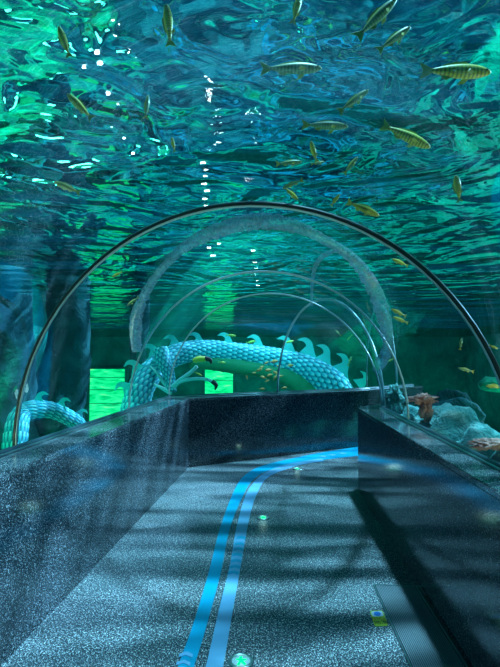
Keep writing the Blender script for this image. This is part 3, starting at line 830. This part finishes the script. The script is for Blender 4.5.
def place(kind, head, tail, label, cat='fish', group=None, dist=None, ddepth=0.0, roll=0.0, lift=0.22):
    hx, hy = head; tx, ty = tail; mx_, my_ = (hx + tx) / 2, (hy + ty) / 2
    if dist is None:
        loc, nrm, dd, d = shell_hit(mx_, my_)
        D = (loc + d * lift).y
        dr = ray(mx_, my_)
        if dr.z > 0.02: D = min(D, (Z_WATER - 0.10 - EYE) / dr.z)
    else: D = dist
    a = atd(hx, hy, D - ddepth); b_ = atd(tx, ty, D + ddepth)
    x = (a - b_); ln_ = x.length; x.normalize()
    view = ray(mx_, my_).normalized()
    # back points up; fish leans so that its flank faces the viewer
    up = Vector((0, 0, 1)); up = (up - x * up.dot(x))
    if up.length < .35: up = -view.cross(x)
    up.normalize()
    if roll: up = Matrix.Rotation(roll, 3, x) @ up
    y = up.cross(x).normalized(); z = x.cross(y)
    M = Matrix((x, y, z)).transposed().to_4x4()
    r = copy_fish(kind); r.location = (a + b_) / 2; r.rotation_mode = 'QUATERNION'; r.rotation_quaternion = M.to_quaternion(); r.scale = (ln_,) * 3
    tag(r, label, cat, group)
    return r
G1 = 'yellow green fish swimming above the tunnel'
FL = [
 ('y', (59, 26), (70, 57), 'plump yellow fish pointing up at the upper left beside the white glints'),
 ('y', (167, 4), (171, 46), 'yellow green fish pointing straight up near the top edge, left of centre'),
 ('y', (67, 94), (92, 119), 'yellow striped fish heading up left just below the cluster of white glints'),
 ('g', (148.5, 95), (145.5, 119), 'small olive fish hanging vertically right of the white glints'),
 ('y', (54, 182), (80, 193), 'short yellow fish heading left over the swirling green ripples'),
 ('y', (172, 137), (175, 152), 'tiny yellow fish seen end on left of the centre line of glints'),
 ('y', (301, -6), (293, 24), 'yellow fish cut by the top edge right of centre'),
 ('g', (397, -1), (357, 38), 'long green fish diving down left from the top edge'),
 ('g', (411, 27), (378, 51), 'green fish heading up right just below the long green fish'),
 ('y', (491, 73), (421, 71), 'largest striped yellow fish heading right near the right edge'),
 ('g', (322, 69), (261, 69), 'long dark green fish heading right above the centre'),
 ('g', (369, 90), (339, 112), 'green fish with raised fin heading up right right of centre'),
 ('g', (348, 127), (302, 125), 'slender dark fish heading right, below the long dark green fish'),
 ('y', (430, 148), (382, 125), 'slim golden fish heading down right under the largest striped fish'),
 ('y', (311, 141), (317, 162), 'small yellow fish pointing up above two short dark fish'),
 ('g', (302, 162), (276, 164), 'small dark fish heading right, left one of the two under the upright fish'),
 ('g', (325, 162), (311, 164), 'very short dark fish, right one of the two under the upright fish'),
 ('g', (358, 157), (344, 174), 'dim olive fish heading up right, left of the golden fish'),
 ('g', (283, 188), (303, 180), 'dark olive fish heading down left, crossing the head of a yellow one'),
 ('y', (298, 200), (284, 187), 'small yellow fish heading down right under the dark olive fish'),
 ('y', (340, 194), (331, 206), 'small dim yellow fish just above the near arch right of its top'),
 ('y', (379, 216), (347, 202), 'slim bright yellow fish heading down right above the joint band'),
 ('b', (456, 175), (460, 201), 'yellow fish with spread side fin pointing up at the right'),
 ('y', (392, 259), (408, 266), 'small bright yellow fish heading left beyond the right side of the tunnel'),
 ('y', (391, 309), (406, 316.5), 'upper one of two parallel small yellow fish at the right of the joint band'),
 ('y', (393, 317), (408, 323), 'lower one of two parallel small yellow fish at the right of the joint band'),
 ('g', (154, 276), (165, 265), 'dark leaf shaped fish crossing the bright turquoise reflection'),
 ('g', (127, 306), (139, 297), 'dark fish seen against the green near the top of the slim rock column'),
 ('y', (112, 277), (122, 272), 'small gold fish above the mirrored green window'),
 ('y', (498, 349), (489, 345), 'tiny bright yellow fish at the right edge by the near arch'),
 ('y', (486, 386), (504, 387), 'pale yellow fish lying level below the green log at the right edge'),
 ('g', (462, 338), (460, 350), 'tiny dim green fish pointing up in the dark water at right'),
 ('g', (458, 368), (474, 372), 'dim green fish heading left in the dark water at right'),
]
for k, h, t, lb in FL: place(k, h, t, lb, group=G1 if h[1] < 220 else None)
G2 = 'small orange fish in the school behind the far parapet'
for i, (x, y, s, ang, o) in enumerate([(259, 370, 7, 20, 0), (263.5, 377.5, 6, 160, 0), (269, 370, 7, 190, 0), (270, 375, 6, 200, 0), (276, 373, 7, 150, 0), (275, 378, 6, 60, 0), (274, 361.5, 8, 10, 0),
        (266, 363, 5, 30, 0), (279, 366, 5, 170, 0), (290, 365.5, 7, 5, 0), (247, 377.5, 4.5, 110, 0), (254, 373, 4, 5, 0), (262, 367, 5, 200, 0), (267, 381, 5, 20, 0), (281, 376, 5, 190, 0), (262, 389, 6, 0, 0), (284, 388, 6, 10, 0)]):
    a = math.radians(ang); dx, dy = math.cos(a) * s / 2, -math.sin(a) * s / 2
    f_ = place('o', (x + dx, y + dy), (x - dx, y - dy), 'small orange fish in the tight school behind the far parapet', group=G2, dist=9.3 + 0.12 * (i % 5))
for k, h, t, lb, D in [('y', (236, 336), (226, 335), 'yellow fish skimming the dragon back left of its middle', 10.2), ('y', (256, 341), (246, 343), 'dull gold fish behind the dragon fins at its middle', 10.2),
        ('y', (294, 341), (284, 343), 'yellow fish resting between two dragon fins', 10.3), ('y', (226, 363), (218, 362), 'small gold fish under the dragon back beside the lit window', 9.6),
        ('y', (202, 376), (194, 372), 'small gold fish between the two dragon toes', 9.0), ('g', (335, 330), (341, 336), 'tiny olive fish above the right end of the dragon', 10.0),
        ('g', (347, 341), (352, 335), 'tiny olive fish right of the dragon fins inside the small arch', 10.0), ('g', (352, 356), (348, 366), 'dark fish hanging behind the last dragon fin', 10.6),
        ('y', (388, 362), (395, 358), 'tiny yellow fish at the foot of the joint band', 8.5)]:
    place(k, h, t, lb, dist=D)
place('o', (376, 288), (364, 270), 'pinkish fish tucked under the right side of the joint band', dist=4.7)
